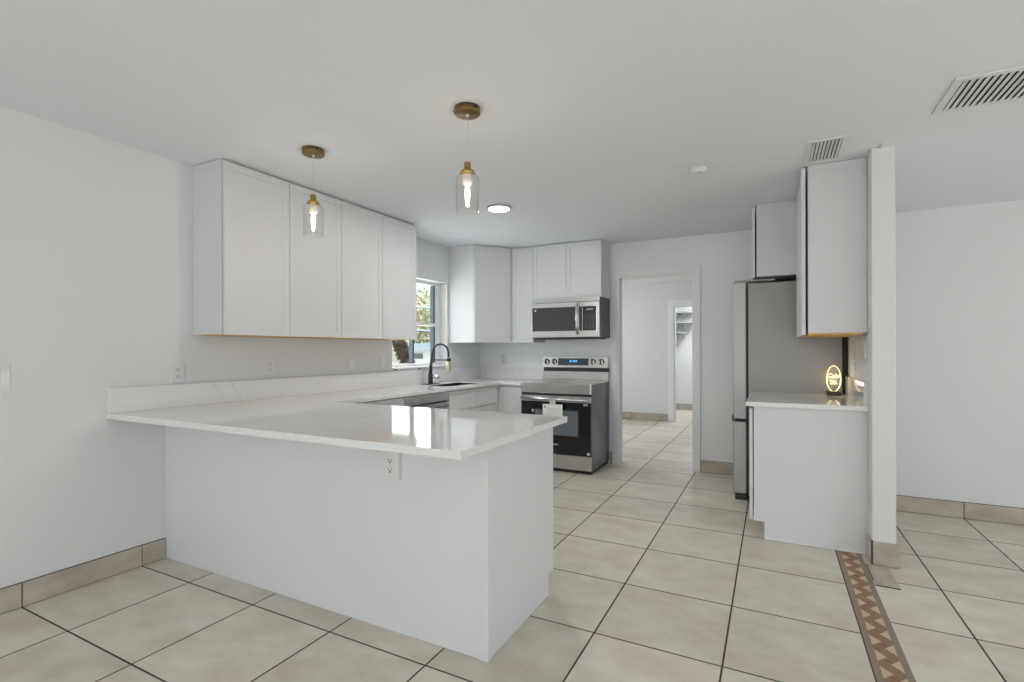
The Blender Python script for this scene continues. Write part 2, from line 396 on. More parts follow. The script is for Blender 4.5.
# doorway casings
def casing(name, x0, x1, z, y, w=.062, t=.018, jamb=.125):
    m = MB().cells([x0-w, x0, x1, x1+w], [0, z, z+w], lambda i, j: not (i == 1 and j == 0), y-t, y, 'XZY', .003)
    m.cells([x0-.002, x0+.016, x1-.016, x1+.002], [0, z-.016, z+.002], lambda i, j: not (i == 1 and j == 0), y-.004, y+jamb, 'XZY')
    return struct(m, name, trimm)
casing('trim_1', dx0, dx1, dz, YB); casing('trim_2', hx0, hx1, 2.0, hy, .1)

# tile baseboards, each tile cut with a dark joint
def base_run(name, axis, a0, a1, face, sgn, joints, h=.118, t=.011):
    m = MB(); cuts = [a0] + [j for j in joints if a0 < j < a1] + [a1]
    for p, q in zip(cuts, cuts[1:]):
        g = .0025
        if axis == 'Y': m.box(face, face+sgn*t, p+g, q-g, .003, h, .0012, 0)
        else: m.box(p+g, q-g, face, face+sgn*t, .003, h, .0012, 0)
    if axis == 'Y': m.box(face, face+sgn*t*.6, a0, a1, 0, h+.003, 0, 1)
    else: m.box(a0, a1, face, face+sgn*t*.6, 0, h+.003, 0, 1)
    return struct(m, name, [basem, caulk])
base_run('baseboard_left', 'Y', -3.4, 1.743, XL+.003, 1, [1.089+TY*k for k in range(-9, 2)])
base_run('baseboard_back', 'X', dx1+.064, XR, YB, -1, [-.17])
base_run('baseboard_back_left', 'X', -1.594, dx0-.064, YB, -1, [])
base_run('baseboard_dining', 'X', .624, 4.0, 4.815, -1, [.772+.472*k for k in range(8)])
base_run('baseboard_hall', 'X', -3.4, hx0-.1, hy, -1, [-2.9, -2.27, -1.72])
base_run('baseboard_closet', 'X', -2.5, .3, 10.9, -1, [-2.2, -1.75, -1.6, -1.1])
bp = MB(); bp.box(XR-.006, .634, 3.543, 3.555, .003, .135, .0015, 0); bp.box(XR-.010, XR, 3.545, 3.69, .003, .135, .0015, 0); bp.box(.624, .636, 3.545, 4.8, .003, .118, .0015, 0)
bp.box(XR-.008, XR+.003, 3.5415, 3.555, 0, .139, 0, 1)
struct(bp, 'baseboard_pillar', [basem, caulk])
tp = MB(); tp.box(.481, .586, 3.245, 3.541, 0, .0035, .0008, 0); tp.box(.479, .588, 3.236, 3.246, 0, .003, 0, 1); tp.box(.477, .4815, 3.30, 3.541, 0, .003, 0, 1)
struct(tp, 'trim_3', [patchm, caulk])

# kitchen window: reveal sill, outer frame, mullion, sashes, panes
struct(MB().box(XL-.16, XL+.012, wy0+.002, wy1-.002, wz0-.02, wz0+.001, .003), 'trim_4', trimm)
win = MB(); xf0, xf1 = XL-.155, XL-.10
win.cells([wy0, wy0+.035, wy1-.045, wy1], [wz0, wz0+.03, wz1-.035, wz1], lambda i, j: not (i == 1 and j == 1), xf0, xf1, 'YZX', .003)
win = struct(win, 'window_1', trimm)
wm = (xf0+xf1)/2
m = MB(); m.box(xf0+.01, xf1+.004, 4.222, 4.246, wz0+.03, wz1-.035, .002); m.build('mullion', darkframe, win)
m = MB(); m.box(xf0+.01, xf1+.002, 4.592, 4.620, wz0+.03, wz1-.035, .002); m.build('sash_stile', darkframe, win)
m = MB(); m.box(wm-.012, xf1+.006, wy0+.03, wy1-.03, 1.508, 1.538, .003); m.build('meeting_rail', trimm, win)
m = MB(); m.box(xf0+.012, xf1-.004, 4.64, 4.652, wz0+.03, wz1-.035, .002); m.box(xf0+.012, xf1-.002, 4.655, 4.668, wz0+.03, wz1-.035, .002); m.build('sash_track', trimm, win)
m = MB(); m.box(wm-.003, wm+.003, wy0+.03, wy1-.03, wz0+.025, wz1-.03); m.build('glass_pane', pane, win)

# ------------------------------------------------------------------ kitchen: base units
ZC, ZT = .870, .900            # underside and top of the worktop
FX = -2.64                     # fronts of the run along the left wall
# peninsula
pen = thing('peninsula_cabinet', (-2.13, 2.06, 0), 'long white peninsula cabinet with plain back panel and end panel under the overhanging quartz top', 'cabinet')
m = MB(); m.box(XL+.004, -1.03, 1.76, 2.36, .002, ZC-.002); m.build('carcass', cabm, pen)
m = MB(); m.box(XL+.004, -1.014, 1.745, 1.759, .001, ZC-.001, .001); m.build('back_panel', panm, pen)
m = MB(); m.prism([(1.7595, .001), (2.362, .001), (2.362, .105), (2.425, .105), (2.425, ZC-.001), (1.7595, ZC-.001)], -1.03, -1.012, 'YZX'); m.build('end_panel', panm, pen)
m = MB(); m.prism([(-1.006, 1.7395), (-1.006, 1.776), (-1.0115, 1.776), (-1.0115, 1.7448), (-1.045, 1.7448), (-1.045, 1.7395)], .001, ZC-.001); m.build('corner_trim', panm, pen)
m = MB(); m.box(XL+.02, -1.05, 2.36, 2.366, .002, .1); m.build('toe_kick', cabm, pen)
for k in range(3):
    m = MB(); m.shaker(.44, .74, .019, Matrix.Translation((-1.05-.45*k, 2.38, .115)) @ Matrix.Rotation(math.pi, 4, 'Z')); m.build('door', cabm, pen)

# run along the left wall
def base_unit(name, y0, y1, label, layout):
    t = thing(name, ((XL+FX)/2, (y0+y1)/2, 0), label, 'cabinet')
    m = MB(); m.box(XL+.002, FX-.022, y0+.001, y1-.001, .1, .70 if layout == 'sink' else ZC-.002); m.box(XL+.002, FX-.08, y0+.001, y1-.001, 0, .1)
    if layout == 'sink': m.box(FX-.04, FX-.022, y0+.001, y1-.001, .70, ZC-.002)
    m.build('carcass', cabm, t)
    n = 2 if y1-y0 > .65 else 1; wd_ = (y1-y0)/n
    for k in range(n):
        a = y0+wd_*k+.002
        m = MB(); m.shaker(wd_-.004, .186, .02, face_x(1, FX-.02, a, .675), .045); m.build('drawer_front', cabm, t)
        m = MB(); m.shaker(wd_-.004, .55, .02, face_x(1, FX-.02, a, .115)); m.build('door', cabm, t)
    return t
base_unit('base_cabinet', 2.60, 3.222, 'white base cabinet between peninsula and dishwasher, only its top strip in view', 'plain')
base_unit('sink_cabinet', 3.862, 4.775, 'white sink base cabinet with two false drawer fronts under the faucet', 'sink')
fil = MB(); fil.box(FX-.04, FX-.02, 4.777, 4.818, .1, ZC-.002); fil.box(XL+.002, FX-.02, 4.838, YB-.002, .1, ZC-.002); fil.box(FX-.04, FX-.02, 4.818, 4.838, .1, ZC-.002)
fl = fil.build('corner_cabinet', cabm); tag(fl, 'white blind corner unit with narrow filler left of the narrow cabinet by the range', 'cabinet')
t = thing('narrow_cabinet', (-2.5, 5.13, 0), 'narrow white base cabinet squeezed between kitchen corner and the range', 'cabinet')
m = MB(); m.box(FX-.018, -2.372, 4.841, YB-.002, .1, ZC-.002); m.box(FX-.018, -2.372, 4.9, YB-.002, 0, .1); m.build('carcass', cabm, t)
m = MB(); m.shaker(.236, .72, .02, Matrix.Translation((-2.612, 4.84, .115)), .05); m.build('door', cabm, t)
# dishwasher
t = thing('dishwasher', (-2.95, 3.53, 0), 'stainless dishwasher built in under the worktop near the sink', 'dishwasher')
m = MB(); m.box(XL+.05, FX-.03, 3.225, 3.857, .02, ZC-.004); m.build('body', dark, t)
m = MB(); m.box(FX-.03, FX+.002, 3.228, 3.854, .12, .775, .004); m.build('door', steel, t)
m = MB(); m.box(FX-.03, FX+.002, 3.228, 3.854, .785, .866, .004); cpo = m.build('control_strip', steel, t)
m = MB(); m.box(FX+.002, FX+.006, 3.33, 3.47, .816, .836, .001); m.build('badge', chrome, cpo)
m = MB(); m.tube([(FX+.0, 3.27, .745), (FX+.04, 3.27, .745), (FX+.04, 3.79, .745), (FX+.0, 3.79, .745)], .009); m.build('handle', steel_l, t)

# worktop, U-shaped, with sink cut-out; splash strips along the walls
px1 = -.942
ct = MB(); ctx = [XL+.0035, -2.985, -2.715, -2.62, -2.37, px1]; cty = [1.442, 2.452, 3.975, 4.56, 4.80, YB-.001]
def cfill(i, j):
    if j == 0: return True
    if i == 1 and j == 2: return False
    if i <= 2: return True
    return i == 3 and j == 4
ct.cells(ctx, cty, cfill, ZC, ZT, 'XYZ', .003)
ct = ct.build('countertop', quartz); tag(ct, 'U-shaped white quartz worktop over the peninsula, sink run and corner', 'countertop')
ct_loc = ct
m = MB(); m.box(XL+.0035, XL+.021, 1.444, 1.83, ZT, 1.038, .0015); m.box(XL+.0035, XL+.021, 1.83, YB-.021, ZT, 1.038, .0015); m.box(XL+.0035, -2.372, YB-.021, YB-.001, ZT, 1.038, .0015)
m.build('backsplash', quartz, ct)

# sink and faucet
t = thing('kitchen_sink', (-2.85, 4.267, .70), 'undermount steel sink sunk into worktop below the window', 'sink')
m = MB(); m.cells([-2.984, -2.974, -2.726, -2.716], [3.976, 3.986, 4.549, 4.559], lambda i, j: not (i == 1 and j == 1), .705, ZT-.003, 'XYZ'); m.box(-2.984, -2.716, 3.976, 4.559, .70, .706); m.build('bowl', blackmat, t)
m = MB(); m.cyl((-2.85, 4.267, .709), .04, .006, seg=20); m.build('drain', chrome, t)
fx, fy = -3.075, 4.165
t = thing('faucet', (fx, fy, ZT), 'tall black gooseneck pull-down faucet beside the sink under the window', 'faucet')
m = MB(); m.box(fx-.03, fx+.03, fy-.115, fy+.115, ZT, ZT+.007, .003); m.build('deck_plate', blackmat, t)
m = MB(); m.cyl((fx, fy, ZT+.055), .024, .10, bev=.002); m.tube([(fx, fy, ZT+.10), (fx+.004, fy, ZT+.18), (fx+.012, fy, ZT+.26)], .016, radii=[.019, .016, .013]); m.build('body', blackmat, t)
arc = [(fx+.012, fy, ZT+.25), (fx+.02, fy, ZT+.31)]
for k in range(9):
    a = math.pi*(1-k/8)
    arc.append((fx+.116+.093*math.cos(a), fy+.01*k/8, ZT+.325+.078*math.sin(a)))
arc.append((fx+.213, fy+.01, ZT+.27))
m = MB(); m.tube(arc, .0105)
m.build('spout', blackmat, t)
m = MB(); m.tube([(fx+.012, fy, ZT+.245), (fx+.11, fy+.005, ZT+.245), (fx+.212, fy+.01, ZT+.245)], .006); m.cyl((fx+.213, fy+.01, ZT+.248), .021, .03); m.build('docking_arm', blackmat, t)
m = MB(); m.cyl((fx+.213, fy+.01, ZT+.185), .021, .10, r2=.017, bev=.002); m.build('spray_head', goldspray, t)
m = MB(); m.cyl((fx+.045, fy-.0, ZT+.075), .013, .05, 'X'); m.lathe([(0, -.026), (.018, -.02), (.026, 0), (.018, .02), (0, .026)], (fx+.078, fy, ZT+.075), 18); m.build('handle', chrome, t)

# ------------------------------------------------------------------ upper units
ZU, ZD = 1.34, 2.388
def upper_left(y0, y1, label):
    t = thing('wall_cabinet', ((XL-2.95)/2, (y0+y1)/2, ZU), label, 'cabinet')
    m = MB(); m.box(XL+.001, -2.955, y0, y1-.001, ZU+.004, HC-.002, .001); m.build('carcass', cabm, t)
    m = MB(); m.box(XL+.02, -2.953, y0+.02, y1-.004, ZU-.0025, ZU+.0042); m.build('bottom_panel', ply, t)
    n = 2; wd_ = (y1-y0)/n
    for k in range(n):
        m = MB(); m.shaker(wd_-.004, ZD-ZU, .02, face_x(1, -2.949, y0+wd_*k+.002, ZU)); m.build('door', cabm, t)
    return t
ua = upper_left(1.910, 2.838, 'tall two-door white wall cabinet on left wall, nearest to the camera')
ub = upper_left(2.838, 3.756, 'tall two-door white wall cabinet on left wall, next to the kitchen window')
m = MB(); m.box(XL+.002, -2.957, 1.9065, 1.91, HC-.045, HC-.003, .001); m.build('filler_strip', cabm, ua)
# diagonal corner unit
cx0, cy0 = XL+.001, 4.748
ZB = 1.326
poly = [(cx0, cy0), (-2.925, cy0), (-2.662, 5.115), (-2.64, 5.142), (-2.64, YB-.001), (cx0, YB-.001)]
t = thing('corner_wall_cabinet', (-2.98, 5.15, ZU), 'white diagonal corner wall cabinet with single door right of the window', 'cabinet')
m = MB(); m.prism(poly, ZB, HC-.002); m.build('carcass', cabm, t)
d0, d1 = Vector((-2.925, cy0, 0)), Vector((-2.662, 5.115, 0)); dd = d1-d0; ang = math.atan2(dd.y, dd.x)
m = MB(); m.shaker(dd.length-.012, ZD-ZB-.002, .019, Matrix.Translation((d0.x, d0.y, ZB+.001)) @ Matrix.Rotation(ang, 4, 'Z') @ Matrix.Translation((.006, -.002, 0))); m.build('door', cabm, t)
t = thing('narrow_wall_cabinet', (-2.5, 5.29, ZU), 'narrow tall white wall cabinet between corner unit and microwave', 'cabinet')
m = MB(); m.box(-2.638, -2.372, 5.144, YB-.001, ZB, HC-.002); m.build('carcass', cabm, t)
m = MB(); m.shaker(.262, ZD-ZB-.002, .02, Matrix.Translation((-2.637, 5.140, ZB+.001)), .05); m.build('door', cabm, t)
t = thing('microwave_cabinet', (-1.98, 5.29, 1.80), 'short two-door white wall cabinet above the microwave', 'cabinet')
m = MB(); m.box(-2.370, -1.585, 5.14, YB-.001, 1.80, HC-.002); m.build('carcass', cabm, t)
for k in range(2):
    m = MB(); m.shaker(.389, ZD-1.803, .02, Matrix.Translation((-2.369+.392*k, 5.136, 1.803))); m.build('door', cabm, t)

# ------------------------------------------------------------------ microwave
x0, x1, yf = -2.366, -1.59, 5.06
t = thing('microwave', (-1.98, 5.25, 1.375), 'stainless over-the-range microwave mounted below the short cabinet', 'microwave')
m = MB(); m.box(x0, x1, yf+.02, YB-.001, 1.375, 1.798, .003); m.build('body', mw_side, t)
m = MB(); m.box(x0, x1, yf, yf+.02, 1.752, 1.798, .003); vt = m.build('vent_strip', steel_l, t)
m = MB()
for k in range(3): m.box(x0+.02, x1-.02, yf-.001, yf+.001, 1.763+.01*k, 1.766+.01*k)
m.build('vent_slots', greym, vt)
m = MB(); m.cells([x0, x0+.015, -1.845, -1.808], [1.378, 1.445, 1.698, 1.748], lambda i, j: not (i == 1 and j == 1), yf-.012, yf+.02, 'XZY', .003); dr = m.build('door', steel_l, t)
m = MB(); m.box(x0+.016, -1.846, yf-.004, yf+.01, 1.445, 1.698); m.build('door_window', micro_glass, dr)
m = MB(); m.cyl((x0+.05, yf-.006, 1.672), .011, .003, 'Y', 16); m.build('round_sticker', plate, dr)
m = MB(); m.tube([(-1.822, yf-.012, 1.725), (-1.822, yf-.04, 1.705), (-1.822, yf-.055, 1.57), (-1.822, yf-.04, 1.435), (-1.822, yf-.012, 1.415)], .016, 12); m.build('handle', steel, t)
m = MB(); m.box(-1.806, -1.774, yf+.004, yf+.02, 1.38, 1.746); m.cells([-1.773, -1.772, -1.622, x1], [1.378, 1.445, 1.698, 1.748], lambda i, j: not (i == 1 and j == 1), yf-.012, yf+.02, 'XZY', .003); cp = m.build('control_panel', steel_l, t)
m = MB(); m.box(-1.806, -1.623, yf-.006, yf+.01, 1.445, 1.698); m.build('keypad', micro_glass, cp)
for r in range(6):
    for c in range(3):
        m = MB(); m.box(-1.745+.037*c, -1.722+.037*c, yf-.0075, yf-.005, 1.475+.026*r, 1.479+.026*r); m.build('key', key_grey, cp)
m = MB(); m.box(-1.73, -1.66, yf-.0078, yf-.005, 1.66, 1.675); m.build('display', greym, cp)
m = MB(); m.box(x0+.03, x1-.03, yf+.05, YB-.05, 1.36, 1.376); m.build('underside_filter', blackmat, t)

# ------------------------------------------------------------------ range
x0, x1 = -2.364, -1.596; yf = 4.80
t = thing('range', (-1.98, 5.12, 0), 'freestanding stainless electric range with black oven door and raised backguard', 'range')
m = MB(); m.box(x0+.003, x1-.001, yf+.03, YB-.012, .035, .893, .003); m.build('body', range_side, t)
m = MB(); m.box(x0+.01, x1-.01, yf+.02, YB-.03, .0, .036); m.build('plinth', blackmat, t)
m = MB(); m.box(x0, x1, yf-.005, YB-.07, .893, .908, .003); m.build('cooktop', steel_l, t)
m = MB()
for bx, by, br in ((-2.17, 4.95, .10), (-1.79, 4.95, .08), (-2.17, 5.22, .075), (-1.79, 5.22, .10)):
    m = MB(); m.lathe([(br, .9083), (br, .9090), (br-.004, .9090), (br-.004, .9083)], (bx, by, 0), 32); m.build('burner_ring', greym, t)
m = MB(); m.box(x0, x1, yf-.01, yf+.03, .797, .905, .006); fp = m.build('front_strip', steel_l, t)
m = MB(); m.box(x0+.004, x1-.004, yf+.004, yf+.03, .775, .797); m.build('dark_slot', dark, t)
m = MB(); m.box(x0+.002, x1-.002, yf-.006, yf+.03, .183, .775, .004); dr = m.build('oven_door', blackm, t)
m = MB(); m.box(x0+.001, x1-.001, yf-.009, yf+.01, .712, .774, .003); m.build('door_top_rail', steel, dr)
m = MB(); m.box(-2.20, -1.733, yf-.0075, yf, .375, .625, .001); m.build('oven_window', oven_glass, dr)
m = MB(); m.cells([-2.215, -2.20, -1.733, -1.718], [.36, .375, .625, .64], lambda i, j: not (i == 1 and j == 1), yf-.0085, yf, 'XZY', .001); m.build('window_frame', frame_dark, dr)
m = MB(); m.tube([(x0+.05, yf-.006, .742), (x0+.05, yf-.05, .742)], .011); m.tube([(x1-.05, yf-.006, .742), (x1-.05, yf-.05, .742)], .011); m.tube([(x0+.02, yf-.05, .742), (x1-.02, yf-.05, .742)], .014, 14); m.build('handle', steel_l, dr)
for a, b_, c, d in ((x1-.08, x1-.03, .686, .698), (x1-.042, x1-.015, .196, .220), (-2.24, -2.22, .60, .625)):
    m = MB(); m.box(a, b_, yf-.0075, yf-.005, c, d); m.build('white_sticker', plate, dr)
m = MB(); m.box(-2.02, -1.945, yf-.0075, yf-.005, .272, .286); m.build('brand_badge', steel_l, dr)
m = MB(); m.box(x0+.002, x1-.002, yf-.004, yf+.03, .036, .176, .005); m.build('drawer', steel, t)
m = MB(); m.box(x0, x1, YB-.068, YB-.012, .908, 1.0, .003); bk = m.build('backguard', steel_l, t)
m = MB(); m.box(x0, x1, YB-.05, YB-.012, 1.0, 1.045); m.build('recess', blackmat, bk)
m = MB(); m.prism([(YB-.085, 1.045), (YB-.012, 1.045), (YB-.012, 1.165), (YB-.06, 1.165)], x0, x1, 'YZX'); m.build('control_panel', steel_l, bk)
sl = (.025)/.12
def panel_y(z): return YB-.085+(z-1.045)*sl
m = MB(); m.prism([(panel_y(1.07)-.002, 1.07), (panel_y(1.07)+.01, 1.07), (panel_y(1.147)+.01, 1.147), (panel_y(1.147)-.002, 1.147)], -2.175, -1.815, 'YZX'); m.build('display', lcd, bk)
m = MB()
for k, (a, wq) in enumerate(((-2.035, .018), (-2.008, .006), (-1.99, .02), (-1.965, .018))):
    m.box(a, a+wq, panel_y(1.115)-.0045, panel_y(1.115)-.002, 1.105, 1.128)
m.build('clock_digits', bluelcd, bk)
for kx in (-2.315, -2.222, -1.765, -1.668):
    m = MB(); m.cyl((kx, panel_y(1.107)-.012, 1.107), .028, .026, 'Y', 22, bev=.003); kn = m.build('knob', chrome, bk)
    m = MB(); m.box(kx-.007, kx+.007, panel_y(1.107)-.040, panel_y(1.107)-.024, 1.082, 1.132, .002); m.build('knob_grip', blackmat, kn)
    m = MB(); m.lathe([(.036, 0), (.036, .003), (.028, .003), (.028, 0)], (0, 0, 0), 24)
    bmesh.ops.rotate(m.bm, verts=m.bm.verts, matrix=Matrix.Rotation(H90, 3, 'X')); bmesh.ops.translate(m.bm, verts=m.bm.verts, vec=(kx, panel_y(1.107)-.0005, 1.107)); m.build('knob_ring', blackmat, kn)
# paper tag on the oven handle
t = thing('paper_tag', (-1.985, yf-.067, .575), 'white printed paper tag hanging from the oven door handle', 'tag')
m = MB(); m.box(-2.088, -1.873, yf-.0685, yf-.0665, .56, .693); m.build('card', paper, t)
m = MB(); m.prism([(-2.015, .69), (-1.945, .69), (-1.95, .738), (-2.01, .738)], yf-.0690, yf-.0666, 'XZY'); m.build('hang_strip', strip_grey, t)
m = MB(); m.prism([(-2.074, .655), (-2.054, .655), (-2.064, .68)], yf-.0692, yf-.0684, 'XZY'); m.build('warning_triangle', blackmat, t)
m = MB()
for k in range(5): m.box(-2.04, -1.90-.01*(k % 2), yf-.0690, yf-.0684, .575+.018*k, .578+.018*k)
m.build('print_lines', greym, t)

# ------------------------------------------------------------------ refrigerator and the right-hand units
t = thing('refrigerator', (.12, 4.95, 0), 'tall stainless bottom-freezer refrigerator standing at the right wall', 'refrigerator')
fy0, fy1 = 4.57, 5.40
m = MB(); m.box(-.178, .473, fy0, fy1, .04, 1.787, .006); m.build('body', fridge_side, t)
m = MB(); m.box(.473, .503, fy0+.01, fy1, .05, 1.76); m.build('rear_cover', dark, t)
m = MB(); m.box(-.19, -.178, fy0+.005, fy1-.005, .05, 1.785); m.build('door_gasket', dark, t)
m = MB(); m.box(-.292, -.191, fy0, (fy0+fy1)/2-.002, .668, 1.80, .008); m.build('upper_door', fridge_door, t)
m = MB(); m.box(-.292, -.191, (fy0+fy1)/2+.002, fy1, .668, 1.80, .008); m.build('upper_door', fridge_door, t)
m = MB(); m.box(-.292, -.191, fy0, fy1, .055, .648, .008); fz = m.build('freezer_door', fridge_door, t)
m = MB(); m.box(-.27, -.20, fy0+.01, fy1-.01, .64, .675); m.build('handle_recess', dark, t)
m = MB(); m.box(-.300, -.292, fy0-.003, fy1, .648, .70, .002); m.build('handle_lip', blackmat, t)
m = MB(); m.box(-.275, .02, fy0+.01, fy0+.10, 1.80, 1.815, .002); m.build('hinge_cover', greym, t)
m = MB(); m.box(-.28, -.19, fy0+.01, fy1-.01, .0, .05, .004); m.build('kick_grille', blackmat, t)
for yy in (fy0+.06, fy1-.06):
    m = MB(); m.cyl((.38, yy, .02), .02, .04); m.build('foot', blackmat, t)

t = thing('fridge_cabinet', (.18, 4.95, 1.82), 'white wall cabinet above the refrigerator', 'cabinet')
m = MB(); m.box(-.112, XR-.001, 4.50, YB-.002, 1.828, HC-.002, .001); m.build('carcass', cabm, t)
for k in range(2):
    m = MB(); m.shaker(.462, ZD-1.822, .02, face_x(-1, -.124, 4.50+.465*(k+1)-.001, 1.822)); m.build('door', cabm, t)
t = thing('right_wall_cabinet', (.34, 4.1, ZU), 'tall white wall cabinet on the right beside the pillar, above the glowing sign', 'cabinet')
m = MB(); m.box(.200, XR-.0015, 3.70, 4.498, ZU+.006, HC-.002, .001); m.build('carcass', cabm, t)
m = MB(); m.box(.20, XR-.02, 3.704, 4.49, ZU-.006, ZU+.006); m.build('bottom_panel', ply, t)
m = MB(); m.box(.202, XR-.003, 3.6965, 3.70, HC-.045, HC-.003, .001); m.build('filler_strip', cabm, t)
for k in range(2):
    m = MB(); m.shaker(.397, ZD-ZU+.01, .022, face_x(-1, .187, 3.70+.399*(k+1)-.001, ZU-.006)); m.build('door', cabm, t)

t = thing('right_base_cabinet', (.2, 4.1, 0), 'white base cabinet with plain end panel under the small worktop by the pillar', 'cabinet')
m = MB(); m.box(-.112, XR-.002, 3.712, 4.555, .115, ZC-.002); m.box(-.05, XR-.002, 3.712, 4.555, .001, .115); m.build('carcass', cabm, t)
m = MB(); m.prism([(-.048, .002), (XR-.001, .002), (XR-.001, ZC-.002), (-.112, ZC-.002), (-.112, .115), (-.048, .115)], 3.698, 3.712, 'XZY'); m.build('end_panel', panm, t)
m = MB(); m.box(-.05, XR-.012, 3.691, 3.698, .001, .014, .003); m.build('base_strip', trimm, t)
for k in range(2):
    m = MB(); m.shaker(.425, .735, .02, face_x(-1, -.118, 3.699+.427*(k+1)-.001, .12)); m.build('door', cabm, t)
m = MB(); m.box(-.158, XR-.0005, 3.668, 4.563, ZC, ZT, .003); c2 = m.build('small_countertop', quartz); tag(c2, 'short white quartz worktop between pillar and refrigerator holding the glowing sign', 'countertop')
m = MB(); m.box(XR-.021, XR-.001, 3.69, 4.562, ZT, 1.04, .0015); m.build('backsplash', quartz, c2)

# glowing oval sign
sx, sy = .402, 4.42
t = thing('neon_sign', (sx, sy, ZT), 'small glowing oval acrylic sign with script lettering on black stand by the refrigerator', 'sign')
m = MB(); m.box(sx-.045, sx+.045, sy-.022, sy+.022, ZT, ZT+.033, .004); m.build('stand', blackmat, t)
m = MB(); oval = [(sx+.044*math.cos(a), ZT+.125+.095*math.sin(a)) for a in [2*math.pi*k/40 for k in range(40)]]; m.prism(oval, sy-.003, sy+.003, 'XZY'); m.build('acrylic_panel', acryl, t)
m = MB(); m.tube([(sx+.044*math.cos(2*math.pi*k/40), sy, ZT+.125+.095*math.sin(2*math.pi*k/40)) for k in range(41)], .0036, 8); m.build('light_ring', neon, t)
def text_mesh(txt, size, loc, rotz=0, mat=None, parent=None, name='lettering', ext=.003):
    cu = bpy.data.curves.new('txt', 'FONT'); cu.body = txt; cu.size = size; cu.align_x = 'CENTER'; cu.align_y = 'CENTER'; cu.extrude = ext; cu.offset = .0004; cu.shear = .25
    o = bpy.data.objects.new('txt', cu); COL.objects.link(o); bpy.context.view_layer.update()
    me = bpy.data.meshes.new_from_object(o.evaluated_get(bpy.context.evaluated_depsgraph_get())); bpy.data.objects.remove(o); bpy.data.curves.remove(cu)
    me.transform(Matrix.Translation(Vector(loc)-parent.location) @ Matrix.Rotation(rotz, 4, 'Z') @ Matrix.Rotation(H90, 4, 'X'))
    me.name = name; me.materials.clear(); me.materials.append(mat)
    o = bpy.data.objects.new(name, me); COL.objects.link(o); o.parent = parent; return o
text_mesh('Cake', .040, (sx, sy-.006, ZT+.148), 0, neon, t)
text_mesh('So.', .042, (sx, sy-.006, ZT+.098), 0, neon, t)
lp = bpy.data.lights.new('sign_glow', 'POINT'); lp.energy = .40; lp.color = (1, .78, .42); lp.shadow_soft_size = .04
lo = bpy.data.objects.new('sign_glow', lp); COL.objects.link(lo); lo.location = (sx, sy-.03, ZT+.12)

# ------------------------------------------------------------------ pendants, ceiling fittings
def pendant(loc, label):
    t = thing('pendant_lamp', loc, label, 'lamp', 'brass pendant lamps over the peninsula'); x, y, z = loc
    m = MB(); m.lathe([(0, -.030), (.060, -.030), (.0622, -.028), (.0625, -.024), (.0625, 0), (0, 0)], loc, 32); cp = m.build('canopy', brass_d, t)
    m = MB(); m.cyl((x, y, z-.034), .007, .012, seg=12); m.build('cord_grip', creamm, cp)
    for s in (-1, 1):
        m = MB(); m.cyl((x+s*.058, y-.0235, z-.014), .005, .008, 'Y', 10); m.build('screw', blackmat, cp)
    m = MB(); m.tube([(x, y, z-.035), (x, y, z-.27)], .0016, 6); m.build('cord', plate, t)
    m = MB(); m.lathe([(0, -.262), (.016, -.262), (.0165, -.265), (.0165, -.296), (.030, -.300), (.0345, -.305), (.0345, -.314), (.028, -.318), (0, -.318)], loc); m.build('socket_cap', brass, t)
    m = MB(); m.lathe([(.0, -.318), (.0235, -.318), (.0225, -.365), (.017, -.37), (0, -.37)], loc); m.build('socket', creamm, t)
    m = MB(); pr = [(.0, -.37), (.010, -.371), (.011, -.385), (.0125, -.41), (.011, -.44), (.007, -.462), (.003, -.474), (0, -.476)]; m.lathe(pr, loc, 20); bb = m.build('bulb', bulbglow, t)
    m = MB(); m.lathe([(.030, -.312), (.045, -.318), (.056, -.335), (.056, -.502), (.0545, -.502), (.0545, -.336), (.0435, -.322), (.030, -.316), (.030, -.312)], loc, 36); m.build('glass_shade', shade_g, t)
    l = bpy.data.lights.new('pendant_light', 'POINT'); l.energy = 1.9; l.color = (1, .87, .70); l.shadow_soft_size = .02
    o = bpy.data.objects.new('pendant_light', l); COL.objects.link(o); o.location = (x, y, z-.53)
    return t
pendant((-2.362, 2.075, HC), 'brass pendant lamp with clear glass shade, hanging in front of the left wall cabinets')
pendant((-1.302, 2.062, HC), 'brass pendant lamp with clear glass shade, the one nearer the peninsula end')
dl = (-1.975, 3.605, HC)
t = thing('ceiling_light', dl, 'round flat LED disc light glowing on kitchen ceiling', 'light')
m = MB(); m.lathe([(.0, 0), (.097, 0), (.097, -.014), (.092, -.018), (.086, -.018), (.086, -.012), (0, -.012)], dl, 40); m.build('trim_ring', greym, t)
m = MB(); m.lathe([(0, -.0125), (.0855, -.0125), (.0855, -.019), (.07, -.021), (0, -.022)], dl, 40); m.build('diffuser', ledm, t)
la = bpy.data.lights.new('disc_light', 'AREA'); la.shape = 'DISK'; la.size = .17; la.energy = 11.5; la.color = (1, .985, .96)
o = bpy.data.objects.new('disc_light', la); COL.objects.link(o); o.location = (dl[0], dl[1], HC-.024)
sd = (-.42, 3.435, HC)
t = thing('smoke_detector', sd, 'small round white smoke detector on ceiling between lights and vents', 'smoke detector')
m = MB(); m.lathe([(0, 0), (.05, 0), (.05, -.012), (.043, -.026), (.03, -.03), (0, -.03)], sd, 28); m.build('housing', plate, t)
m = MB(); m.cyl((sd[0]+.012, sd[1]-.02, HC-.031), .008, .004, seg=14); m.build('test_button', greym, t)

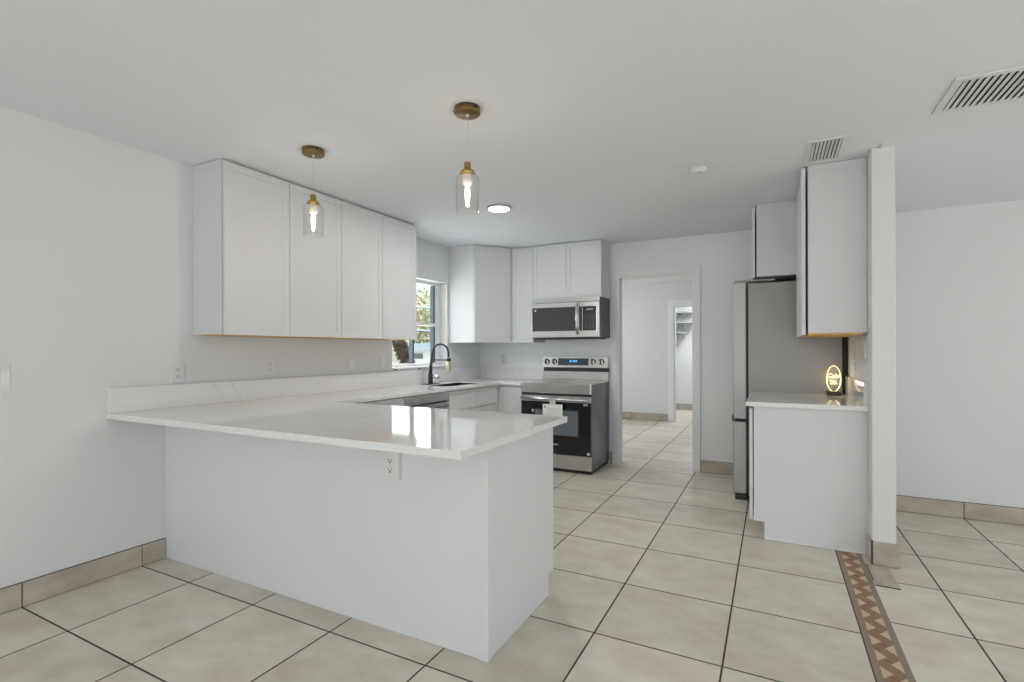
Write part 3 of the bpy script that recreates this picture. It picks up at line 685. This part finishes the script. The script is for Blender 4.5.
def vent(x0, x1, y0, y1, n, label, fr=.03, tilt=.9):
    t = thing('ceiling_vent', ((x0+x1)/2, (y0+y1)/2, HC), label, 'vent')
    m = MB(); m.cells([x0, x0+fr, x1-fr, x1], [y0, y0+fr, y1-fr, y1], lambda i, j: not (i == 1 and j == 1), HC-.008, HC-.0005, 'XYZ', .002); m.build('frame', plate, t)
    m = MB(); m.box(x0+fr, x1-fr, y0+fr, y1-fr, HC-.002, HC-.0006); m.build('duct_opening', dark, t)
    sw = (x1-x0-2*fr)/n
    for k in range(n):
        m = MB(); cxk = x0+fr+sw*(k+.5); a = sw*.43
        m.prism([(cxk-a, HC-.010), (cxk-a*.9, HC-.0115), (cxk+a*tilt, HC-.004), (cxk+a*tilt-.001, HC-.0025)], y0+fr, y1-fr, 'XZY'); m.build('slat', plate, t)
vent(.172, .378, 3.262, 3.642, 8, 'small slatted white ceiling vent above the right wall cabinet')
vent(.700, 1.32, 2.80, 3.17, 22, 'long slatted white ceiling vent at the upper right edge of the photo', .034)

# ------------------------------------------------------------------ outlets and switches
def outlet_x(y, z, sgn, x, label, w=.075, h=.12, style='duplex', th=.006, parent=None):
    t = thing('outlet' if style == 'duplex' else 'light_switch', (x, y, z-h/2), label, 'outlet' if style == 'duplex' else 'switch')
    a, b_ = sorted((x, x+sgn*th)); m = MB(); m.box(a, b_, y-w/2, y+w/2, z-h/2, z+h/2, .002); m.build('cover_plate', plate, t)
    a, b_ = sorted((x+sgn*th, x+sgn*(th+.003)))
    if style == 'duplex':
        for k in (-1, 1):
            m = MB(); m.box(a, b_, y-.017, y+.017, z+k*.021-.0145, z+k*.021+.0145, .001); so = m.build('socket', plate, t)
            m = MB(); c_, d_ = sorted((x+sgn*(th+.0028), x+sgn*(th+.0036)))
            m.box(c_, d_, y-.009, y-.006, z+k*.021-.002, z+k*.021+.008); m.box(c_, d_, y+.006, y+.009, z+k*.021-.002, z+k*.021+.008); m.box(c_, d_, y-.003, y+.003, z+k*.021-.010, z+k*.021-.005); m.build('slots', dark, so)
    else:
        n = max(1, round(w/.05)-0) if w > .09 else 1
        for k in range(n):
            yc = y+(k-(n-1)/2)*.046
            m = MB(); m.box(a, b_, yc-.016, yc+.016, z-.033, z+.033, .0015); m.build('rocker', trimm, t)
    return t
outlet_x(1.815, 1.106, 1, XL+.003, 'white duplex outlet on left wall above the near end of the splash strip')
outlet_x(2.454, 1.125, 1, XL, 'white duplex outlet on left wall under the wall cabinet nearest the camera')
outlet_x(3.256, 1.128, 1, XL, 'white rocker switch on left wall under the second wall cabinet', style='switch')
outlet_x(3.66, 1.128, 1, XL, 'pale blank-looking switch on left wall just left of the window', style='switch')
outlet_x(4.985, 1.13, 1, XL, 'white duplex outlet on left wall right of the window below the corner cabinet')
outlet_x(.985, 1.115, 1, XL+.003, 'white double rocker switch on left wall at the photo edge', w=.13, h=.135, style='switch')
outlet_x(3.80, 1.235, -1, XR, 'white duplex outlet on right partition wall nearest the pillar', w=.08)
outlet_x(4.22, 1.16, -1, XR, 'white duplex outlet on right partition wall nearest the refrigerator', w=.08)
def outlet_y(x, z, y, label, w=.075, h=.12, th=.006, style='duplex'):
    t = thing('outlet' if style == 'duplex' else 'light_switch', (x, y, z-h/2), label, 'outlet' if style == 'duplex' else 'switch')
    m = MB(); m.box(x-w/2, x+w/2, y-th, y, z-h/2, z+h/2, .002); m.build('cover_plate', plate, t)
    if style == 'duplex':
        for k in (-1, 1):
            m = MB(); m.box(x-.017, x+.017, y-th-.003, y-th, z+k*.021-.0145, z+k*.021+.0145, .001); so = m.build('socket', plate, t)
            m = MB(); a, b_ = y-th-.0036, y-th-.0028
            m.box(x-.009, x-.006, a, b_, z+k*.021-.002, z+k*.021+.008); m.box(x+.006, x+.009, a, b_, z+k*.021-.002, z+k*.021+.008); m.box(x-.004, x+.004, a, b_, z+k*.021-.011, z+k*.021-.004); m.build('slots', dark, so)
    else:
        m = MB(); m.box(x-.016, x+.016, y-th-.003, y-th, z-.033, z+.033, .0015); m.build('rocker', trimm, t)
    return t
outlet_y(-2.92, 1.135, YB, 'white duplex outlet on back wall between corner and range')
outlet_y(-1.484, .742, 1.745, 'white duplex outlet box on peninsula back panel under the overhang', .08, .125, .028)
outlet_y(-1.79, 1.14, hy, 'white rocker switch on the hall wall seen through the doorway', style='switch')

# small latch clips at the window sill
for yy, lab in ((3.82, 'small dark clip under the window sill, left of the bush'), (4.19, 'small dark clip under the window sill, near the faucet')):
    m = MB(); m.box(XL+.0125, XL+.020, yy-.02, yy+.02, 1.050, 1.060, .002); o = m.build('sill_clip', blackmat); tag(o, lab, 'clip')

# ------------------------------------------------------------------ closet shelves beyond the hall
for zz, lab in ((1.985, 'topmost of the three grey shelves in the closet beyond the hall'), (1.775, 'middle of the three grey shelves in the closet beyond the hall'), (1.57, 'lowest of the three grey shelves in the closet beyond the hall')):
    t = thing('wall_shelf', (-1.62, 10.75, zz), lab, 'shelf', 'grey closet shelves')
    m = MB(); m.box(-1.83, -1.40 if zz > 1.6 else -1.56, 10.62, 10.899, zz, zz+.03, .003); m.build('board', greym, t)
    for bx in (-1.76, -1.60): m = MB(); m.prism([(10.899, zz), (10.70, zz), (10.899, zz-.10)], bx-.006, bx+.006, 'YZX'); m.build('bracket', trimm, t)
m = MB(); m.cyl((-1.775, 10.885, 1.33), .022, .03, 'Y', 16, bev=.004); o = m.build('wall_hook', greym); tag(o, 'small grey round hook on closet wall below the shelves', 'hook')

# ------------------------------------------------------------------ outside the window
grass = M('lawn', (.16, .22, .08), .9); noise_color(grass, (.10, .16, .05), (.30, .30, .16), 3)
pt = MB(); pt.box(-9.5, -3.45, -2, 14, -.25, -.2); struct(pt, 'patio', M('patio_bounce_concrete', (.62, .60, .57), .8))  # unseen pale slab added to bounce daylight up through the kitchen window
gq = MB(); gq.box(-60, -3.7, -10, 60, -.35, -.25); struct(gq, 'ground', grass)
def leaf_mat(name, c1, c2):
    m = M(name, c1, .6); t_ = N(m, 'ShaderNodeTexCoord'); n_ = N(m, 'ShaderNodeTexNoise'); n_.inputs['Scale'].default_value = 6; r = N(m, 'ShaderNodeValToRGB')
    r.color_ramp.elements[0].position = .35; r.color_ramp.elements[1].position = .65; r.color_ramp.elements[0].color = (*c1, 1); r.color_ramp.elements[1].color = (*c2, 1)
    L(m, t_.outputs['Object'], n_.inputs[0]); L(m, n_.outputs[0], r.inputs[0]); L(m, r.outputs[0], m.node_tree.nodes['Principled BSDF'].inputs['Base Color']); return m
green1 = leaf_mat('leaves_green', (.12, .17, .06), (.32, .36, .16)); green2 = leaf_mat('leaves_pale', (.28, .28, .16), (.55, .50, .34)); redl = leaf_mat('leaves_red', (.045, .018, .012), (.20, .115, .055)); redl.node_tree.nodes['Noise Texture'].inputs['Scale'].default_value = 30
barkm = M('bark', (.14, .11, .085), .9); noise_bump(barkm, 20, .5, .02)
def leaves(n, centers, size, spread):
    b = bmesh.new()
    for _ in range(n):
        c = Vector(random.choice(centers)); d = Vector((random.gauss(0, 1), random.gauss(0, 1), random.gauss(0, 1))); d = d.normalized()*spread*random.random()**.45
        p = c+Vector((d.x, d.y, d.z*.8)); a = Vector((random.gauss(0, 1), random.gauss(0, 1), random.gauss(0, 1))).normalized(); q = a.orthogonal().normalized()
        s_ = size*random.uniform(.6, 1.3)
        b.faces.new([b.verts.new(p-a*s_), b.verts.new(p+q*s_*.4), b.verts.new(p+a*s_), b.verts.new(p-q*s_*.4)])
    return b
def tree(x, y, h, r, lab, mat):
    t = thing('tree', (x, y, -.25), lab, 'tree')
    cs = [(x+random.uniform(-r, r)*.7, y+random.uniform(-r, r)*.7, h*random.uniform(.45, .95)) for _ in range(12)]
    m = MB(); m.merge(leaves(3200, cs, .10, r*.62)); m.build('foliage', mat, t)
    m = MB(); m.tube([(x, y, -.25), (x+.05, y, h*.3), (x-.05, y+.05, h*.6)], .1, 8, [.16, .12, .07])
    for c in cs[:5]: m.tube([(x, y, h*.35), tuple(Vector(c)*.6+Vector((x, y, h*.35))*.4), c], .04, 6, [.07, .05, .02])
    m.build('trunk', barkm, t)
def along(u, d):
    """ground point seen in direction u (slope from the camera axis), distance d"""
    tt = (u-512)/505.4; c_, s_ = math.cos(YAW), math.sin(YAW)
    return (-s_*d+c_*tt*d, c_*d+s_*tt*d)
for u, d, h, r, lab, mt in ((427, 19, 3.1, 1.3, 'pale olive tree outside the kitchen window behind the white trailer', green2), (474, 31, 3.9, 1.8, 'green tree outside window, right of the pale olive one', green1), (398, 25, 3.7, 1.7, 'leafy green tree outside, left of the pale olive one', green1), (430, 38, 5.2, 2.6, 'tall pale tree furthest away outside the kitchen window', green2)):
    x, y = along(u, d); tree(x, y, h, r, lab, mt)
x, y = along(423, 12.5)
t = thing('camper_trailer', (x, y, -.25), 'white camper trailer with small dark window parked outside the kitchen window', 'trailer')
rv = M('trailer_white', (.80, .80, .78), .4)
rt = lambda m: bmesh.ops.rotate(m.bm, verts=m.bm.verts, cent=(x, y, 0), matrix=Matrix.Rotation(YAW+.35, 3, 'Z'))
m = MB(); m.box(x-.9, x+1.6, y, y+3.0, .1, 1.27, .05); rt(m); m.build('body', rv, t)
m = MB(); m.prism([(x-1.0, 1.26), (x-.4, 1.39), (x+.3, 1.44), (x+1.0, 1.41), (x+1.7, 1.28), (x+1.7, 1.24), (x-1.0, 1.22)], y-.15, y+3.1, 'XZY'); rt(m); m.build('roof', M('trailer_roof', (.30, .37, .40), .5), t)
m = MB(); m.box(x-.22, x-.0, y-.02, y+.02, 1.03, 1.16, .01); rt(m); m.build('side_window', oven_glass, t)
m = MB(); m.box(x+.35, x+.37, y-.015, y+.01, .15, 1.25); m.box(x+.8, x+.82, y-.015, y+.01, .15, 1.25); rt(m); m.build('door_seam', greym, t)
for k in (-.3, 1.1):
    m = MB(); m.cyl((x+k, y+.1, .02), .27, .18, 'Y', 22); rt(m); m.build('wheel', blackmat, t)
# screened patio frame over the yard
t = thing('patio_frame', (-5.6, 7.4, -.25), 'pale metal patio frame of beams and struts outside the window', 'frame')
pm = M('pale_metal', (.36, .42, .44), .5)
def bar(p, q, r=.03): m = MB(); m.tube([p, q], r, 6); m.build('beam', pm, t)
bar((-6.4, 5.6, 2.05), (-5.6, 12.5, 2.15)); bar((-6.5, 5.2, 2.75), (-5.2, 12.5, 2.8)); bar((-8.2, 6.0, 1.72), (-7.4, 13, 1.74), .022)
for k in range(4): bar((-6.45+.2*k, 5.4+1.7*k, 2.05), (-6.3+.2*k, 6.6+1.7*k, 2.78), .02); bar((-6.45+.2*k, 5.4+1.7*k, 2.78), (-3.6, 5.2+1.7*k, 3.0), .02)
for yy in (5.6, 8.9, 12.4): bar((-6.4+.1*(yy-5.6), yy, -.25), (-6.4+.1*(yy-5.6), yy, 2.78), .035)
# dark red bush just outside the window
bx, by = along(406, 5.75)
t = thing('red_leaf_bush', (bx+.02, by, -.25), 'dark red and brown leafy bush outside the window under the wall cabinet edge', 'plant')
cs = []
for k in range(14):
    f_ = k/13; cx_, cy_ = along(411-14*f_, 5.75); cs.append((cx_, cy_, .98+.40*f_))
m = MB(); m.merge(leaves(1300, cs, .030, .085)); m.build('foliage', redl, t)
cxx, cyy = along(411, 5.75); m = MB(); m.tube([(bx+.02, by, -.25), (cxx, cyy, .8), cs[5]], .02, 7, [.03, .02, .01]); m.build('stem', barkm, t)
hx_, hy_ = along(398, 9)
fence = MB(); fence.box(hx_-3.2, hx_+.12, hy_, hy_+.08, -.25, 1.5); fo = fence.build('garden_fence', M('fence_beige', (.55, .52, .43), .8)); tag(fo, 'beige garden fence outside behind the dark red bush', 'fence');
